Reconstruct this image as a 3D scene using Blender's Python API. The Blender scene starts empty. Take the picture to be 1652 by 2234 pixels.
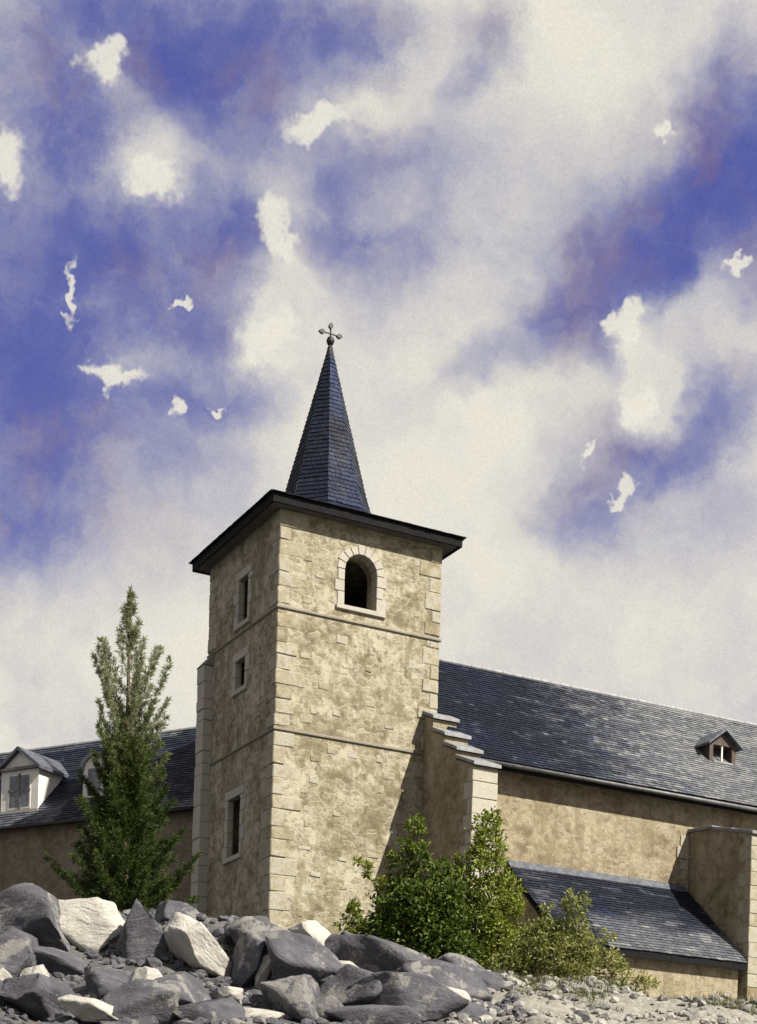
import bpy, bmesh, math, random
import numpy as np
from mathutils import Vector, Matrix, noise as mnoise
random.seed(7)
R = random.Random(11)
S = bpy.context.scene
COL = S.collection

# ------------------------------------------------------------------ camera
F, CX, YH, ROLL, A = 3600.0, 826.0, 2620.0, 0.03, 0.487   # focal length and principal point in working pixels (1652 x 2233)
EYE = 1.6
cam_d = bpy.data.cameras.new('camera'); cam = bpy.data.objects.new('camera', cam_d); COL.objects.link(cam)
cam.location = (0, 0, EYE); cam.rotation_euler = (math.pi/2, -ROLL, 0)
cam_d.sensor_fit = 'HORIZONTAL'; cam_d.sensor_width = 36; cam_d.lens = 36*F/1652
cam_d.shift_y = (YH-1116.5)/1652; cam_d.clip_end = 5000
S.camera = cam
_c, _s = math.cos(ROLL), math.sin(ROLL)
def ray(u, v):
    """direction through a picture point; the y component is 1"""
    X, Y = u-CX, v-YH
    return Vector(((_c*X+_s*Y)/F, 1.0, -(-_s*X+_c*Y)/F))

# ------------------------------------------------------------------ sun, sky, exposure
SUN = Vector((0.62, -0.47, 0.70)).normalized()
sd = bpy.data.lights.new('sun', 'SUN'); sd.energy = 5.0; sd.angle = math.radians(0.6); sd.color = (1.0, 0.93, 0.80)
so = bpy.data.objects.new('sun', sd); COL.objects.link(so); so.location = (40, -30, 60)
so.rotation_euler = (-SUN).to_track_quat('-Z', 'Y').to_euler()
try:
    S.cycles.max_bounces = 5; S.cycles.diffuse_bounces = 3; S.cycles.glossy_bounces = 2; S.cycles.transmission_bounces = 3
except Exception: pass
S.view_settings.view_transform = 'Standard'; S.view_settings.look = 'None'
S.view_settings.exposure = 1.2; S.view_settings.gamma = 1.0
W = bpy.data.worlds.new('World'); S.world = W; W.use_nodes = True
SKY_STRENGTH = 0.1
SKYK = SKY_STRENGTH*2**1.2            # picture colour -> sky radiance

class NT:
    """small helper for writing node trees"""
    def __init__(s, tree): s.t = tree; s.n = tree.nodes; s.l = tree.links
    def new(s, typ, **kw):
        n = s.n.new(typ)
        for k, v in kw.items(): setattr(n, k, v)
        return n
    def put(s, sock, val):
        if isinstance(val, bpy.types.NodeSocket): s.l.new(val, sock)
        else: sock.default_value = val
    def math(s, op, a, b=None, clamp=False):
        n = s.new('ShaderNodeMath', operation=op, use_clamp=clamp); s.put(n.inputs[0], a)
        if b is not None: s.put(n.inputs[1], b)
        return n.outputs[0]
    def vmath(s, op, a, b=None, out=0):
        n = s.new('ShaderNodeVectorMath', operation=op); s.put(n.inputs[0], a)
        if b is not None: s.put(n.inputs['Scale'] if op == 'SCALE' else n.inputs[1], b)
        return n.outputs['Value'] if op in ('LENGTH', 'DOT_PRODUCT', 'DISTANCE') else n.outputs[0]
    def mix(s, fac, a, b, blend='MIX'):
        n = s.new('ShaderNodeMix', data_type='RGBA', blend_type=blend)
        s.put(n.inputs[0], fac)
        for i, v in ((6, a), (7, b)):
            if not isinstance(v, bpy.types.NodeSocket) and len(v) == 3: v = (*v, 1)
            s.put(n.inputs[i], v)
        return n.outputs[2]
    def noise(s, vec, scale, detail=4, rough=0.55, col=False, dist=0.0):
        n = s.new('ShaderNodeTexNoise'); s.put(n.inputs['Vector'], vec)
        n.inputs['Scale'].default_value = scale; n.inputs['Detail'].default_value = detail
        n.inputs['Roughness'].default_value = rough; n.inputs['Distortion'].default_value = dist
        return n.outputs['Color' if col else 'Fac']
    def rng(s, val, a, b, c=0.0, d=1.0, smooth=True):
        n = s.new('ShaderNodeMapRange', interpolation_type='SMOOTHSTEP' if smooth else 'LINEAR')
        s.put(n.inputs[0], val)
        for i, v in enumerate((a, b, c, d)): n.inputs[i+1].default_value = v
        return n.outputs[0]
    def ramp(s, fac, stops):
        n = s.new('ShaderNodeValToRGB'); s.put(n.inputs[0], fac); e = n.color_ramp.elements
        while len(e) < len(stops): e.new(0.5)
        for el, (p, c) in zip(e, stops): el.position = p; el.color = (*c, 1)
        return n.outputs[0]

def srgb(r, g, b):
    return tuple((c/255/12.92 if c <= 10 else ((c/255+0.055)/1.055)**2.4) for c in (r, g, b))

def build_world():
    N = NT(W.node_tree); N.n.clear()
    out = N.new('ShaderNodeOutputWorld'); bg = N.new('ShaderNodeBackground'); N.l.new(bg.outputs[0], out.inputs[0])
    bg.inputs[1].default_value = SKY_STRENGTH
    tc = N.new('ShaderNodeTexCoord'); d0 = tc.outputs['Generated']
    sky = N.new('ShaderNodeTexSky', sky_type='NISHITA'); sky.sun_disc = False
    sky.sun_elevation = math.asin(SUN.z); sky.sun_rotation = math.atan2(SUN.x, SUN.y); sky.altitude = 600
    sky.air_density = 1.0; sky.dust_density = 0.6; sky.ozone_density = 3.0
    # cloud edges: the direction is warped by drifting noise
    w1 = N.vmath('SCALE', N.vmath('SUBTRACT', N.noise(d0, 14, 2, .55, True), (.5, .5, .5)), .042)
    w2 = N.vmath('SCALE', N.vmath('SUBTRACT', N.noise(d0, 95, 3, .62, True), (.5, .5, .5)), .017)
    soft = N.vmath('ADD', N.vmath('ADD', d0, w1), w2)
    w3 = N.vmath('SCALE', N.vmath('SUBTRACT', N.noise(d0, 30, 4, .70, True), (.5, .5, .5)), .050)
    crisp = N.vmath('ADD', d0, w3)
    def blob(vec, u, v, su, sv, rot, lo, hi, amp):
        c = ray(u, v).normalized()
        du = (ray(u+5, v).normalized()-ray(u-5, v).normalized())/10
        dv = (ray(u, v+5).normalized()-ray(u, v-5).normalized())/10
        k = (du.length+dv.length)/2
        t = du*math.cos(rot)+dv*math.sin(rot); t.normalize()
        b = c.cross(t).normalized(); m = Matrix((t, b, c)).transposed()
        mp = N.new('ShaderNodeMapping', vector_type='TEXTURE'); N.put(mp.inputs[0], vec)
        mp.inputs['Location'].default_value = c; mp.inputs['Rotation'].default_value = m.to_euler()
        mp.inputs['Scale'].default_value = (su*k, sv*k, .5)
        return N.rng(N.vmath('LENGTH', mp.outputs[0]), lo, hi, amp, 0.0)
    blue = [(300, 60, 420, 130, .05, 1.0), (410, 185, 190, 100, .6, .75), (110, 300, 190, 210, 0, .8), (60, 560, 190, 190, 0, .85),
            (330, 545, 330, 110, -.1, .75), (90, 850, 230, 260, 0, .75), (380, 690, 210, 90, .2, .35), (430, 850, 260, 95, .25, .5),
            (60, 1080, 300, 160, 0, .6), (640, 270, 330, 140, .25, .45), (740, 50, 230, 80, -.2, .5), (1075, 70, 110, 110, -.6, .45),
            (1000, 175, 90, 60, -.5, .35), (830, 520, 300, 80, .05, .3), (1480, 480, 340, 180, -.72, 1.35), (1620, 270, 180, 240, .2, 1.3),
            (1330, 610, 240, 150, -.35, .7), (1170, 770, 300, 80, -.22, .5), (1215, 690, 90, 90, .6, .35), (1320, 1010, 190, 130, .3, .6),
            (1480, 950, 240, 110, -.55, .45), (1260, 1120, 130, 120, .2, .4), (1560, 850, 150, 70, -.45, .35), (1500, 1130, 380, 200, 0, .16),
            (520, 470, 260, 100, .2, .35), (980, 330, 160, 120, -.6, .18), (250, 300, 800, 700, 0, .62), (160, 930, 560, 480, 0, .55), (1460, 520, 520, 340, -.65, .45), (850, 420, 620, 360, .1, .26), (700, 40, 420, 160, 0, .35), (1420, 1020, 420, 260, -.5, .2), (1780, 430, 240, 330, 0, .9), (-160, 640, 200, 700, 0, .9)]
    tot = None
    for u, v, su, sv, r, amp in blue:
        b = blob(soft, u, v, su, sv, r, .12, 1.12, amp)
        tot = b if tot is None else N.math('ADD', tot, b)
    white = [(225, 128, 62, 44, .2), (335, 382, 74, 44, .15), (612, 505, 44, 84, .1), (590, 722, 84, 48, -.45), (260, 808, 74, 25, -.15),
             (152, 640, 15, 66, .05), (405, 668, 32, 15, -.45), (700, 268, 96, 38, -.25),
             (15, 340, 60, 70, 0), (1368, 722, 32, 44, .2), (1450, 285, 34, 22, -.2), (1400, 890, 36, 56, .5), (1288, 972, 36, 15, -.55),
             (1622, 570, 42, 18, -.3), (1340, 1092, 40, 24, -.4), (365, 870, 22, 34, .2), (475, 903, 22, 8, 0)]
    for u, v, su, sv, r in [w for w in white if w[2]*w[3] > 1000]:            # each bright scrap sits in a thinner, paler veil
        b = blob(soft, u+.35*su, v-.5*sv+12, su*2.1+20, sv*2.1+20, r, .1, 1.15, .55)
        tot = N.math('SUBTRACT', tot, b)
    tot = N.math('MAXIMUM', tot, 0.0)
    # the sky beyond the picture goes on with the same kind of broken cloud
    n1 = N.rng(N.noise(soft, 4.2, 5, .6), .44, .66, 0, .95)
    inside = blob(d0, 826, 700, 1300, 1300, 0, .75, 1.25, 1.0)
    tot = N.math('ADD', N.math('MULTIPLY', tot, inside), N.math('MULTIPLY', n1, N.math('SUBTRACT', 1.0, inside)))
    mot = N.noise(soft, 26, 4, .66)
    tot = N.math('MULTIPLY', tot, N.rng(mot, .28, .72, .72, 1.30, False))
    wt = None
    for u, v, su, sv, r in white:
        b = blob(crisp, u, v, su, sv, r, .50, 1.14, .88)
        wt = b if wt is None else N.math('MAXIMUM', wt, b)
    wx = N.math('MULTIPLY', N.rng(N.noise(crisp, 11, 4, .6), .60, .63), N.math('SUBTRACT', 1.0, inside))
    wt = N.math('MAXIMUM', wt, wx)
    tot = N.rng(tot, 0, 2.5, 0, 2.0, False)
    tot = N.math('MULTIPLY', tot, N.rng(N.noise(soft, 20, 4, .62), .36, .64, .62, 1.10))
    tot = N.math('SUBTRACT', 1.0, N.math('POWER', 2.718, N.math('MULTIPLY', tot, -2.45)))
    dens = N.math('MULTIPLY', tot, N.math('SUBTRACT', 1.0, wt), clamp=True)
    # clear air: the physical sky, pulled towards ultramarine; clouds: warm white with grey-lavender bellies
    clear = N.mix(1.0, sky.outputs[0], (.47, .365, .56), 'MULTIPLY')
    deep = tuple(c/SKYK for c in srgb(80, 90, 166)); viol = tuple(c/SKYK for c in srgb(112, 100, 152))
    tint = N.mix(N.rng(N.noise(soft, 17, 3, .6), .48, .68), deep, viol)
    clear = N.mix(.80, clear, tint)
    cream = tuple(c/SKYK for c in srgb(232, 228, 215)); grey = tuple(c/SKYK for c in srgb(211, 207, 206))
    cl = N.mix(N.rng(N.noise(soft, 9, 4, .62), .42, .68, 0, .9), cream, grey)
    cl = N.mix(wt, cl, tuple(c/SKYK for c in srgb(236, 232, 219)))
    col = N.mix(dens, cl, clear)
    # fine vapour grain
    g = N.rng(N.noise(d0, 760, 2, .7), .3, .7, .93, 1.06, False)
    col = N.vmath('SCALE', col, g)
    N.l.new(col, bg.inputs[0])
build_world()

# ------------------------------------------------------------------ object helpers
def tag(o, label=None, cat=None, group=None, kind=None):
    if label: o['label'] = label
    if cat: o['category'] = cat
    if group: o['group'] = group
    if kind: o['kind'] = kind
    return o
def empty(name, loc, rz=0.0, label=None, cat=None, group=None):
    o = bpy.data.objects.new(name, None); COL.objects.link(o); o.empty_display_size = .3
    o.location = loc; o.rotation_euler = (0, 0, rz)
    return tag(o, label, cat, group)
class MB:
    """collects shapes; build() links them as one mesh object"""
    def __init__(s, off=(0, 0, 0)): s.v = []; s.f = []; s.off = Vector(off); s.tone = None
    def add(s, vs, fs):
        b = len(s.v); s.v += [tuple(x) for x in vs]; s.f += [tuple(i+b for i in f) for f in fs]
    def box(s, x0, x1, y0, y1, z0, z1, jit=0.0, rng=R):
        j = lambda: rng.uniform(-jit, jit) if jit else 0.0
        vs = [(x+j(), y+j(), z+j()) for z in (z0, z1) for y in (y0, y1) for x in (x0, x1)]
        s.add(vs, [(0, 2, 3, 1), (4, 5, 7, 6), (0, 1, 5, 4), (2, 6, 7, 3), (0, 4, 6, 2), (1, 3, 7, 5)])
    def prism(s, poly, d):
        """poly: 3D points (counterclockwise seen against d), swept by vector d"""
        n = len(poly); d = Vector(d); a = [Vector(p) for p in poly]; b = [p+d for p in a]
        s.add(a+b, [tuple(range(n)), tuple(range(2*n-1, n-1, -1))]+[(i, i+n, (i+1) % n+n, (i+1) % n) for i in range(n)])
    def tube(s, pts, rad, seg=6, cap=True):
        pts = [Vector(p) for p in pts]; rings = []
        for i, p in enumerate(pts):
            t = (pts[min(i+1, len(pts)-1)]-pts[max(i-1, 0)]).normalized()
            u = t.cross(Vector((0, 0, 1)) if abs(t.z) < .95 else Vector((1, 0, 0))).normalized(); w = t.cross(u)
            r = rad[i] if isinstance(rad, (list, tuple)) else rad
            rings.append([p+(u*math.cos(2*math.pi*k/seg)+w*math.sin(2*math.pi*k/seg))*r for k in range(seg)])
        vs = [p for r in rings for p in r]; fs = []
        for i in range(len(pts)-1):
            for k in range(seg): fs.append((i*seg+k, i*seg+(k+1) % seg, (i+1)*seg+(k+1) % seg, (i+1)*seg+k))
        if cap: fs += [tuple(range(seg))[::-1], tuple((len(pts)-1)*seg+k for k in range(seg))]
        s.add(vs, fs)
    def build(s, name, mat, parent=None, bevel=0.0, smooth=False, kind=None, fix=True):
        me = bpy.data.meshes.new(name)
        me.from_pydata([tuple(Vector(v)-s.off) for v in s.v], [], s.f)
        if fix or bevel:
            bm = bmesh.new(); bm.from_mesh(me)
            if bevel: bmesh.ops.bevel(bm, geom=bm.edges[:], offset=bevel, segments=1, affect='EDGES', clamp_overlap=True)
            bmesh.ops.recalc_face_normals(bm, faces=bm.faces[:]); bm.to_mesh(me); bm.free()
        if s.tone is not None:
            at = me.color_attributes.new('tone', 'FLOAT_COLOR', 'POINT')
            at.data.foreach_set('color', np.asarray(s.tone, dtype=np.float32).ravel())
        if smooth: me.shade_smooth()
        o = bpy.data.objects.new(name, me); COL.objects.link(o)
        if mat: me.materials.append(mat)
        if parent: o.parent = parent
        if kind: o['kind'] = kind
        return o
def cut(o, cutters):
    for c in cutters:
        m = o.modifiers.new('b', 'BOOLEAN'); m.operation = 'DIFFERENCE'; m.object = c; m.solver = 'EXACT'
    bpy.context.view_layer.update()
    me = bpy.data.meshes.new_from_object(o.evaluated_get(bpy.context.evaluated_depsgraph_get()))
    o.modifiers.clear(); o.data = me
    for c in cutters: bpy.data.objects.remove(c)

# ------------------------------------------------------------------ materials
def mat(name):
    m = bpy.data.materials.new(name); m.use_nodes = True; N = NT(m.node_tree)
    return m, N, m.node_tree.nodes['Principled BSDF']
def bump(N, p, h, strength, dist=.03):
    b = N.new('ShaderNodeBump'); b.inputs['Strength'].default_value = strength; b.inputs['Distance'].default_value = dist
    N.put(b.inputs['Height'], h); N.l.new(b.outputs[0], p.inputs['Normal'])
def ocoord(N, scale=(1, 1, 1)):
    tc = N.new('ShaderNodeTexCoord')
    if scale == (1, 1, 1): return tc.outputs['Object']
    mp = N.new('ShaderNodeMapping'); mp.inputs['Scale'].default_value = scale; N.l.new(tc.outputs['Object'], mp.inputs[0])
    return mp.outputs[0]
def voro(N, vec, scale, feature='F1', rnd=1.0):
    v = N.new('ShaderNodeTexVoronoi', feature=feature); N.put(v.inputs['Vector'], vec); v.inputs['Scale'].default_value = scale
    v.inputs['Randomness'].default_value = rnd
    return v
def m_rubble(name, pale, mid, dark, stain, plaster=.5):
    """rubble masonry under worn limewash"""
    m, N, p = mat(name); co = ocoord(N)
    wob = N.vmath('ADD', co, N.vmath('SCALE', N.vmath('SUBTRACT', N.noise(co, 4.0, 2, .5, True), (.5, .5, .5)), .16))
    mp = N.new('ShaderNodeMapping'); mp.inputs['Scale'].default_value = (1, 1, 1.9); N.l.new(wob, mp.inputs[0])
    v = voro(N, mp.outputs[0], 3.1, rnd=.85); e = voro(N, mp.outputs[0], 3.1, 'DISTANCE_TO_EDGE', .85)
    joint = N.rng(e.outputs['Distance'], .01, .16)
    sep = N.new('ShaderNodeSeparateColor'); N.l.new(v.outputs['Color'], sep.inputs[0])
    big = N.noise(co, .62, 4, .66); med = N.noise(co, 2.1, 4, .70); fine = N.noise(co, 13, 3, .7)
    base = N.ramp(N.math('ADD', N.math('MULTIPLY', big, .5), N.math('MULTIPLY', med, .5)), [(.39, dark), (.48, mid), (.55, pale), (.72, tuple(c*1.12 for c in pale))])
    stone = N.mix(sep.outputs[0], mid, pale); stone = N.mix(N.math('MULTIPLY', sep.outputs[1], .6), stone, dark)
    stone = N.mix(N.math('SUBTRACT', 1.0, joint), stone, tuple(c*.95 for c in pale))
    bare = N.rng(N.math('ADD', N.math('MULTIPLY', N.noise(co, .8, 4, .7), .7), N.math('MULTIPLY', sep.outputs[2], .3)), plaster-.05, plaster+.10, 0, .8)
    col = N.mix(bare, base, stone)
    st = N.new('ShaderNodeMapping'); st.inputs['Scale'].default_value = (1.5, 1.5, .3); N.l.new(wob, st.inputs[0])
    col = N.mix(N.rng(N.noise(st.outputs[0], 1.1, 4, .66), .50, .66, 0, .62), col, stain)
    col = N.mix(N.rng(N.noise(co, 3.6, 4, .72), .53, .66, 0, .6), col, tuple(c*.7 for c in dark))
    col = N.mix(N.rng(fine, .35, .7, 0, .30), col, tuple(c*.5 for c in mid))
    N.l.new(col, p.inputs['Base Color']); p.inputs['Roughness'].default_value = .95
    h = N.math('ADD', N.math('MULTIPLY', N.math('MULTIPLY', joint, bare), .30), N.math('ADD', N.math('MULTIPLY', med, .9), N.math('MULTIPLY', fine, .5)))
    bump(N, p, h, .65, .05)
    return m
M = {}
M['tower'] = m_rubble('limewashed_rubble', (.3080, .2864, .2208), (.1744, .1520, .0976), (.0896, .0728, .0400), (.1120, .0984, .0512), .50)
M['nave'] = m_rubble('ochre_rubble', (.2600, .2280, .1640), (.1880, .1536, .0976), (.1080, .0840, .0480), (.1320, .1104, .0624), .50)
M['house'] = m_rubble('brown_rubble', (.1760, .1496, .1112), (.1320, .1072, .0760), (.0840, .0648, .0440), (.0968, .0816, .0520), .5)
def m_dressed(name, cols):
    """dressed stone, each block its own shade"""
    m, N, p = mat(name); co = ocoord(N); oi = N.new('ShaderNodeObjectInfo')
    rnd = oi.outputs['Random']
    shift = N.vmath('ADD', co, N.vmath('SCALE', (1, 1, 1), N.math('MULTIPLY', rnd, 40.0)))
    n = N.noise(shift, 3.5, 6, .68); f = N.noise(shift, 22, 5, .7)
    t = N.math('ADD', N.math('MULTIPLY', rnd, .62), N.math('MULTIPLY', N.rng(n, .3, .7), .38))
    col = N.ramp(t, [(i/(len(cols)-1), c) for i, c in enumerate(cols)])
    col = N.mix(N.rng(f, .48, .72, 0, .45), col, tuple(c*.4 for c in cols[0]))
    col = N.mix(N.rng(N.noise(shift, 7, 4, .7), .58, .7, 0, .5), col, (.1200, .1160, .0640))
    N.l.new(col, p.inputs['Base Color']); p.inputs['Roughness'].default_value = .92
    bump(N, p, N.math('ADD', n, N.math('MULTIPLY', f, .5)), .6, .03)
    return m
M['quoin'] = m_dressed('quoin_stone', [(.0952, .0816, .0440), (.1744, .1472, .0920), (.2352, .2136, .1600), (.2656, .2520, .2120), (.2056, .1784, .1120), (.2736, .2600, .2240), (.1296, .1128, .0680)])
M['pale_stone'] = m_dressed('pale_limestone', [(.2576, .2384, .1984), (.2976, .2776, .2384), (.2776, .2632, .2328), (.3176, .3024, .2680)])
M['grey_stone'] = m_dressed('grey_moulding_stone', [(.1320, .1232, .1104), (.1672, .1544, .1320), (.1496, .1408, .1280)])
M['string_stone'] = m_dressed('string_course_stone', [(.1040, .0920, .0680), (.1920, .1680, .1240), (.1360, .1240, .1000), (.2160, .1960, .1520)])
M['brown_stone'] = m_dressed('weathered_brown_stone', [(.1248, .1000, .0664), (.1496, .1208, .0832), (.1376, .1168, .0792), (.1664, .1416, .1040)])
def m_slate(name):
    m, N, p = mat(name); co = ocoord(N)
    at = N.new('ShaderNodeAttribute', attribute_name='tone'); sep = N.new('ShaderNodeSeparateColor'); N.l.new(at.outputs['Color'], sep.inputs[0])
    f = N.noise(co, 9, 6, .7)
    t = N.math('ADD', sep.outputs[0], N.rng(f, .3, .7, -.10, .14), clamp=True)
    col = N.ramp(t, [(0, (.0040, .0056, .0120)), (.28, (.0092, .0116, .0212)), (.55, (.0360, .0400, .0528)), (.8, (.0840, .0904, .1040)), (1, (.1520, .1560, .1600))])
    col = N.mix(N.math('MULTIPLY', sep.outputs[2], .8), col, (.0096, .0192, .0680))
    N.l.new(col, p.inputs['Base Color'])
    N.put(p.inputs['Roughness'], N.rng(N.noise(co, 3, 4), .3, .7, .52, .75))
    p.inputs['Specular IOR Level'].default_value = .14
    bump(N, p, N.noise(co, 30, 4, .6), .35, .012)
    return m
M['slate'] = m_slate('slate')
def m_simple(name, c1, c2, scale=6, rough=.8, bs=.3, metallic=0.0):
    m, N, p = mat(name); co = ocoord(N); n = N.noise(co, scale, 6, .68)
    N.l.new(N.mix(N.rng(n, .32, .68), c1, c2), p.inputs['Base Color']); p.inputs['Roughness'].default_value = rough; p.inputs['Metallic'].default_value = metallic
    bump(N, p, N.noise(co, scale*5, 4, .6), bs, .01)
    return m
M['black_wood'] = m_simple('tarred_wood', (.0032, .0032, .0040), (.0080, .0080, .0088), 8, .85)
M['black_wood'].node_tree.nodes['Principled BSDF'].inputs['Specular IOR Level'].default_value = .12
M['soffit'] = m_simple('grey_boarding', (.0416, .0384, .0336), (.0840, .0760, .0648), 5, .85)
M['iron'] = m_simple('black_iron', (.0096, .0096, .0104), (.0240, .0224, .0208), 10, .55, .2, .6)
M['zinc'] = m_simple('old_zinc', (.0560, .0576, .0640), (.1120, .1160, .1200), 4, .6, .15, .3)
M['lead'] = m_simple('lead_flashing', (.0960, .1024, .1144), (.1800, .1856, .1976), 5, .6, .2)
M['white_paint'] = m_simple('white_render', (.4488, .4352, .4080), (.5440, .5304, .4960), 4, .8, .2)
M['pane'] = m_simple('window_glass', (.0400, .0440, .0560), (.1280, .1320, .1440), 2, .12, .02)
M['oak'] = m_simple('dark_oak', (.0280, .0192, .0144), (.0560, .0400, .0288), 7, .8)
M['bark'] = m_simple('bark', (.0480, .0360, .0256), (.1040, .0800, .0600), 9, .95, .8)
def m_leaf(name, stops, trans=.3):
    m, N, p = mat(name); at = N.new('ShaderNodeAttribute', attribute_name='tone'); sep = N.new('ShaderNodeSeparateColor'); N.l.new(at.outputs['Color'], sep.inputs[0])
    col = N.ramp(sep.outputs[0], stops); N.l.new(col, p.inputs['Base Color']); p.inputs['Roughness'].default_value = .6
    p.inputs['Specular IOR Level'].default_value = .25
    tr = N.new('ShaderNodeBsdfTranslucent'); N.l.new(N.mix(1.0, col, (1.1, 1.25, .7), 'MULTIPLY'), tr.inputs[0])
    ms = N.new('ShaderNodeMixShader'); ms.inputs[0].default_value = trans
    N.l.new(p.outputs[0], ms.inputs[1]); N.l.new(tr.outputs[0], ms.inputs[2])
    N.l.new(ms.outputs[0], m.node_tree.nodes['Material Output'].inputs[0])
    return m
M['needles'] = m_leaf('conifer_needles', [(0, (.0112, .0240, .0048)), (.25, (.0360, .0560, .0096)), (.55, (.0920, .1120, .0400)), (1, (.2320, .2400, .1720))], .3)
M['leaf_dark'] = m_leaf('dark_leaves', [(0, (.0272, .0512, .0096)), (.4, (.0664, .1008, .0160)), (.75, (.1440, .1712, .0288)), (1, (.2880, .2672, .0824))])
M['leaf_lime'] = m_leaf('lime_leaves', [(0, (.0544, .0752, .0136)), (.4, (.1296, .1600, .0264)), (.75, (.2288, .2480, .0504)), (1, (.3848, .3496, .1232))])
M['leaf_olive'] = m_leaf('olive_leaves', [(0, (.0784, .0848, .0208)), (.4, (.1424, .1568, .0472)), (.75, (.2328, .2296, .0880)), (1, (.3624, .3384, .1768))])
M['grass'] = m_leaf('grass', [(0, (.0280, .0360, .0104)), (.5, (.0672, .0728, .0280)), (1, (.1456, .1400, .0784))])
M['blossom'] = m_simple('white_blossom', (.3920, .3864, .3472), (.4480, .4424, .4144), 9, .8, .1)
def m_rock(name, dark, mid, pale, lich, patch=.35):
    m, N, p = mat(name); co = ocoord(N); oi = N.new('ShaderNodeObjectInfo')
    sh = N.vmath('ADD', co, N.vmath('SCALE', (1, 1, 1), N.math('MULTIPLY', oi.outputs['Random'], 50.0)))
    wob = N.vmath('ADD', sh, N.vmath('SCALE', N.noise(sh, 1.5, 3, .5, True), .5))
    n = N.noise(wob, 1.5, 7, .68); f = N.noise(sh, 11, 6, .72)
    st = N.new('ShaderNodeMapping'); st.inputs['Scale'].default_value = (1.2, 1.2, 5); st.inputs['Rotation'].default_value = (.5, .35, 0); N.l.new(wob, st.inputs[0])
    lay = N.noise(st.outputs[0], 1.6, 5, .6)
    col = N.ramp(N.math('ADD', N.math('MULTIPLY', n, .6), N.math('MULTIPLY', lay, .4)), [(.34, dark), (.5, mid), (.66, pale)])
    col = N.mix(N.rng(f, .52, .7, 0, .6), col, dark)
    col = N.mix(N.rng(N.noise(sh, 4, 5, .72), .58, .66, 0, .6), col, lich)
    col = N.mix(N.rng(N.noise(wob, .8, 5, .72), .54, .60, 0, patch), col, tuple(c*1.25 for c in lich) if patch > .5 else dark)
    N.l.new(col, p.inputs['Base Color']); p.inputs['Roughness'].default_value = .9
    h = N.math('ADD', N.math('MULTIPLY', lay, 1.2), N.math('ADD', N.math('MULTIPLY', f, .6), N.math('MULTIPLY', n, .8)))
    bump(N, p, h, .9, .06)
    return m
M['rock_dark'] = m_rock('dark_schist', (.0264, .0264, .0336), (.0504, .0504, .0616), (.0896, .0880, .1008), (.1312, .1272, .1192), .75)
M['rock_mid'] = m_rock('grey_schist', (.0560, .0560, .0600), (.0976, .0952, .0976), (.1528, .1488, .1416), (.1856, .1784, .1576))
M['rock_scree'] = m_rock('pale_scree', (.1280, .1240, .1160), (.2160, .2096, .1920), (.2880, .2800, .2560), (.1920, .1840, .1600))
M['rock_pale'] = m_rock('pale_limestone_boulder', (.2112, .2032, .1904), (.3168, .3064, .2800), (.3696, .3592, .3272), (.2744, .2640, .2320))
def m_ground():
    m, N, p = mat('stony_ground'); co = ocoord(N)
    n = N.noise(co, .5, 7, .68); f = N.noise(co, 6, 6, .72); v = voro(N, co, 5.0)
    sep = N.new('ShaderNodeSeparateColor'); N.l.new(v.outputs['Color'], sep.inputs[0])
    col = N.ramp(N.math('ADD', N.math('MULTIPLY', n, .5), N.math('MULTIPLY', sep.outputs[0], .5)), [(.3, (.0480, .0480, .0504)), (.5, (.0960, .0936, .0888)), (.7, (.1728, .1656, .1488))])
    xyz = N.new('ShaderNodeSeparateXYZ'); N.l.new(co, xyz.inputs[0])
    east = N.rng(N.math('ADD', xyz.outputs[0], N.math('MULTIPLY', N.math('SUBTRACT', n, .5), 6.0)), 0.5, 4.5)
    col = N.mix(east, N.mix(.6, col, (.0360, .0360, .0408)), N.mix(.55, col, (.2496, .2352, .2016)))
    turf = N.math('MULTIPLY', N.rng(N.noise(co, .8, 6, .7), .5, .62), N.rng(xyz.outputs[1], 43, 50))
    col = N.mix(turf, col, (.0576, .0624, .0264)); col = N.mix(N.rng(f, .5, .7, 0, .5), col, (.0432, .0408, .0384))
    N.l.new(col, p.inputs['Base Color']); p.inputs['Roughness'].default_value = .95
    bump(N, p, N.math('ADD', f, N.math('MULTIPLY', v.outputs['Distance'], -.8)), .9, .06)
    return m
M['ground'] = m_ground()

# ------------------------------------------------------------------ terrain: a stony bank with the church on its top
YC = 45.0
_crest = [(ray(u, v).x*YC, ray(u, v).z*YC) for u, v in
          ((-500, 1965), (-100, 1968), (0, 1972), (200, 1998), (440, 2012), (600, 2032), (760, 2078), (900, 2105), (1100, 2136), (1300, 2166), (1500, 2192), (1660, 2206), (2000, 2240))]
_cx = [c[0] for c in _crest]; _cz = [c[1] for c in _crest]
def crest(x): return float(np.interp(x, _cx, _cz))
def sm(t): t = min(1, max(0, t)); return t*t*(3-2*t)
def hgt(x, y, rough=True):
    """world height of the ground"""
    k = x*YC/max(y, 20) if y < YC else x
    zc = crest(k)
    if y >= YC: z = zc+.085*(min(y, 90)-YC)-.0009*(min(y, 90)-YC)**2*.5
    else:
        t = (y-33)/(YC-33); low = .095*33
        z = (low+(zc-low)*(.55*t+.45*sm(t))) if t > 0 else (-EYE+(low+EYE)*max(0, (y-3)/30)**1.15)
    if rough:
        b = sm((y-26)/8)*(1-sm((y-46)/5))
        z += b*(.34*mnoise.noise((x*.45, y*.45, 3))+.24*mnoise.noise((x*1.2, y*1.2, 7))+.2*(.5-abs(mnoise.noise((x*.9, y*.9, 17)))))
        z += .05*mnoise.noise((x*2.6, y*2.6, 1))
    return z+EYE
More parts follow.
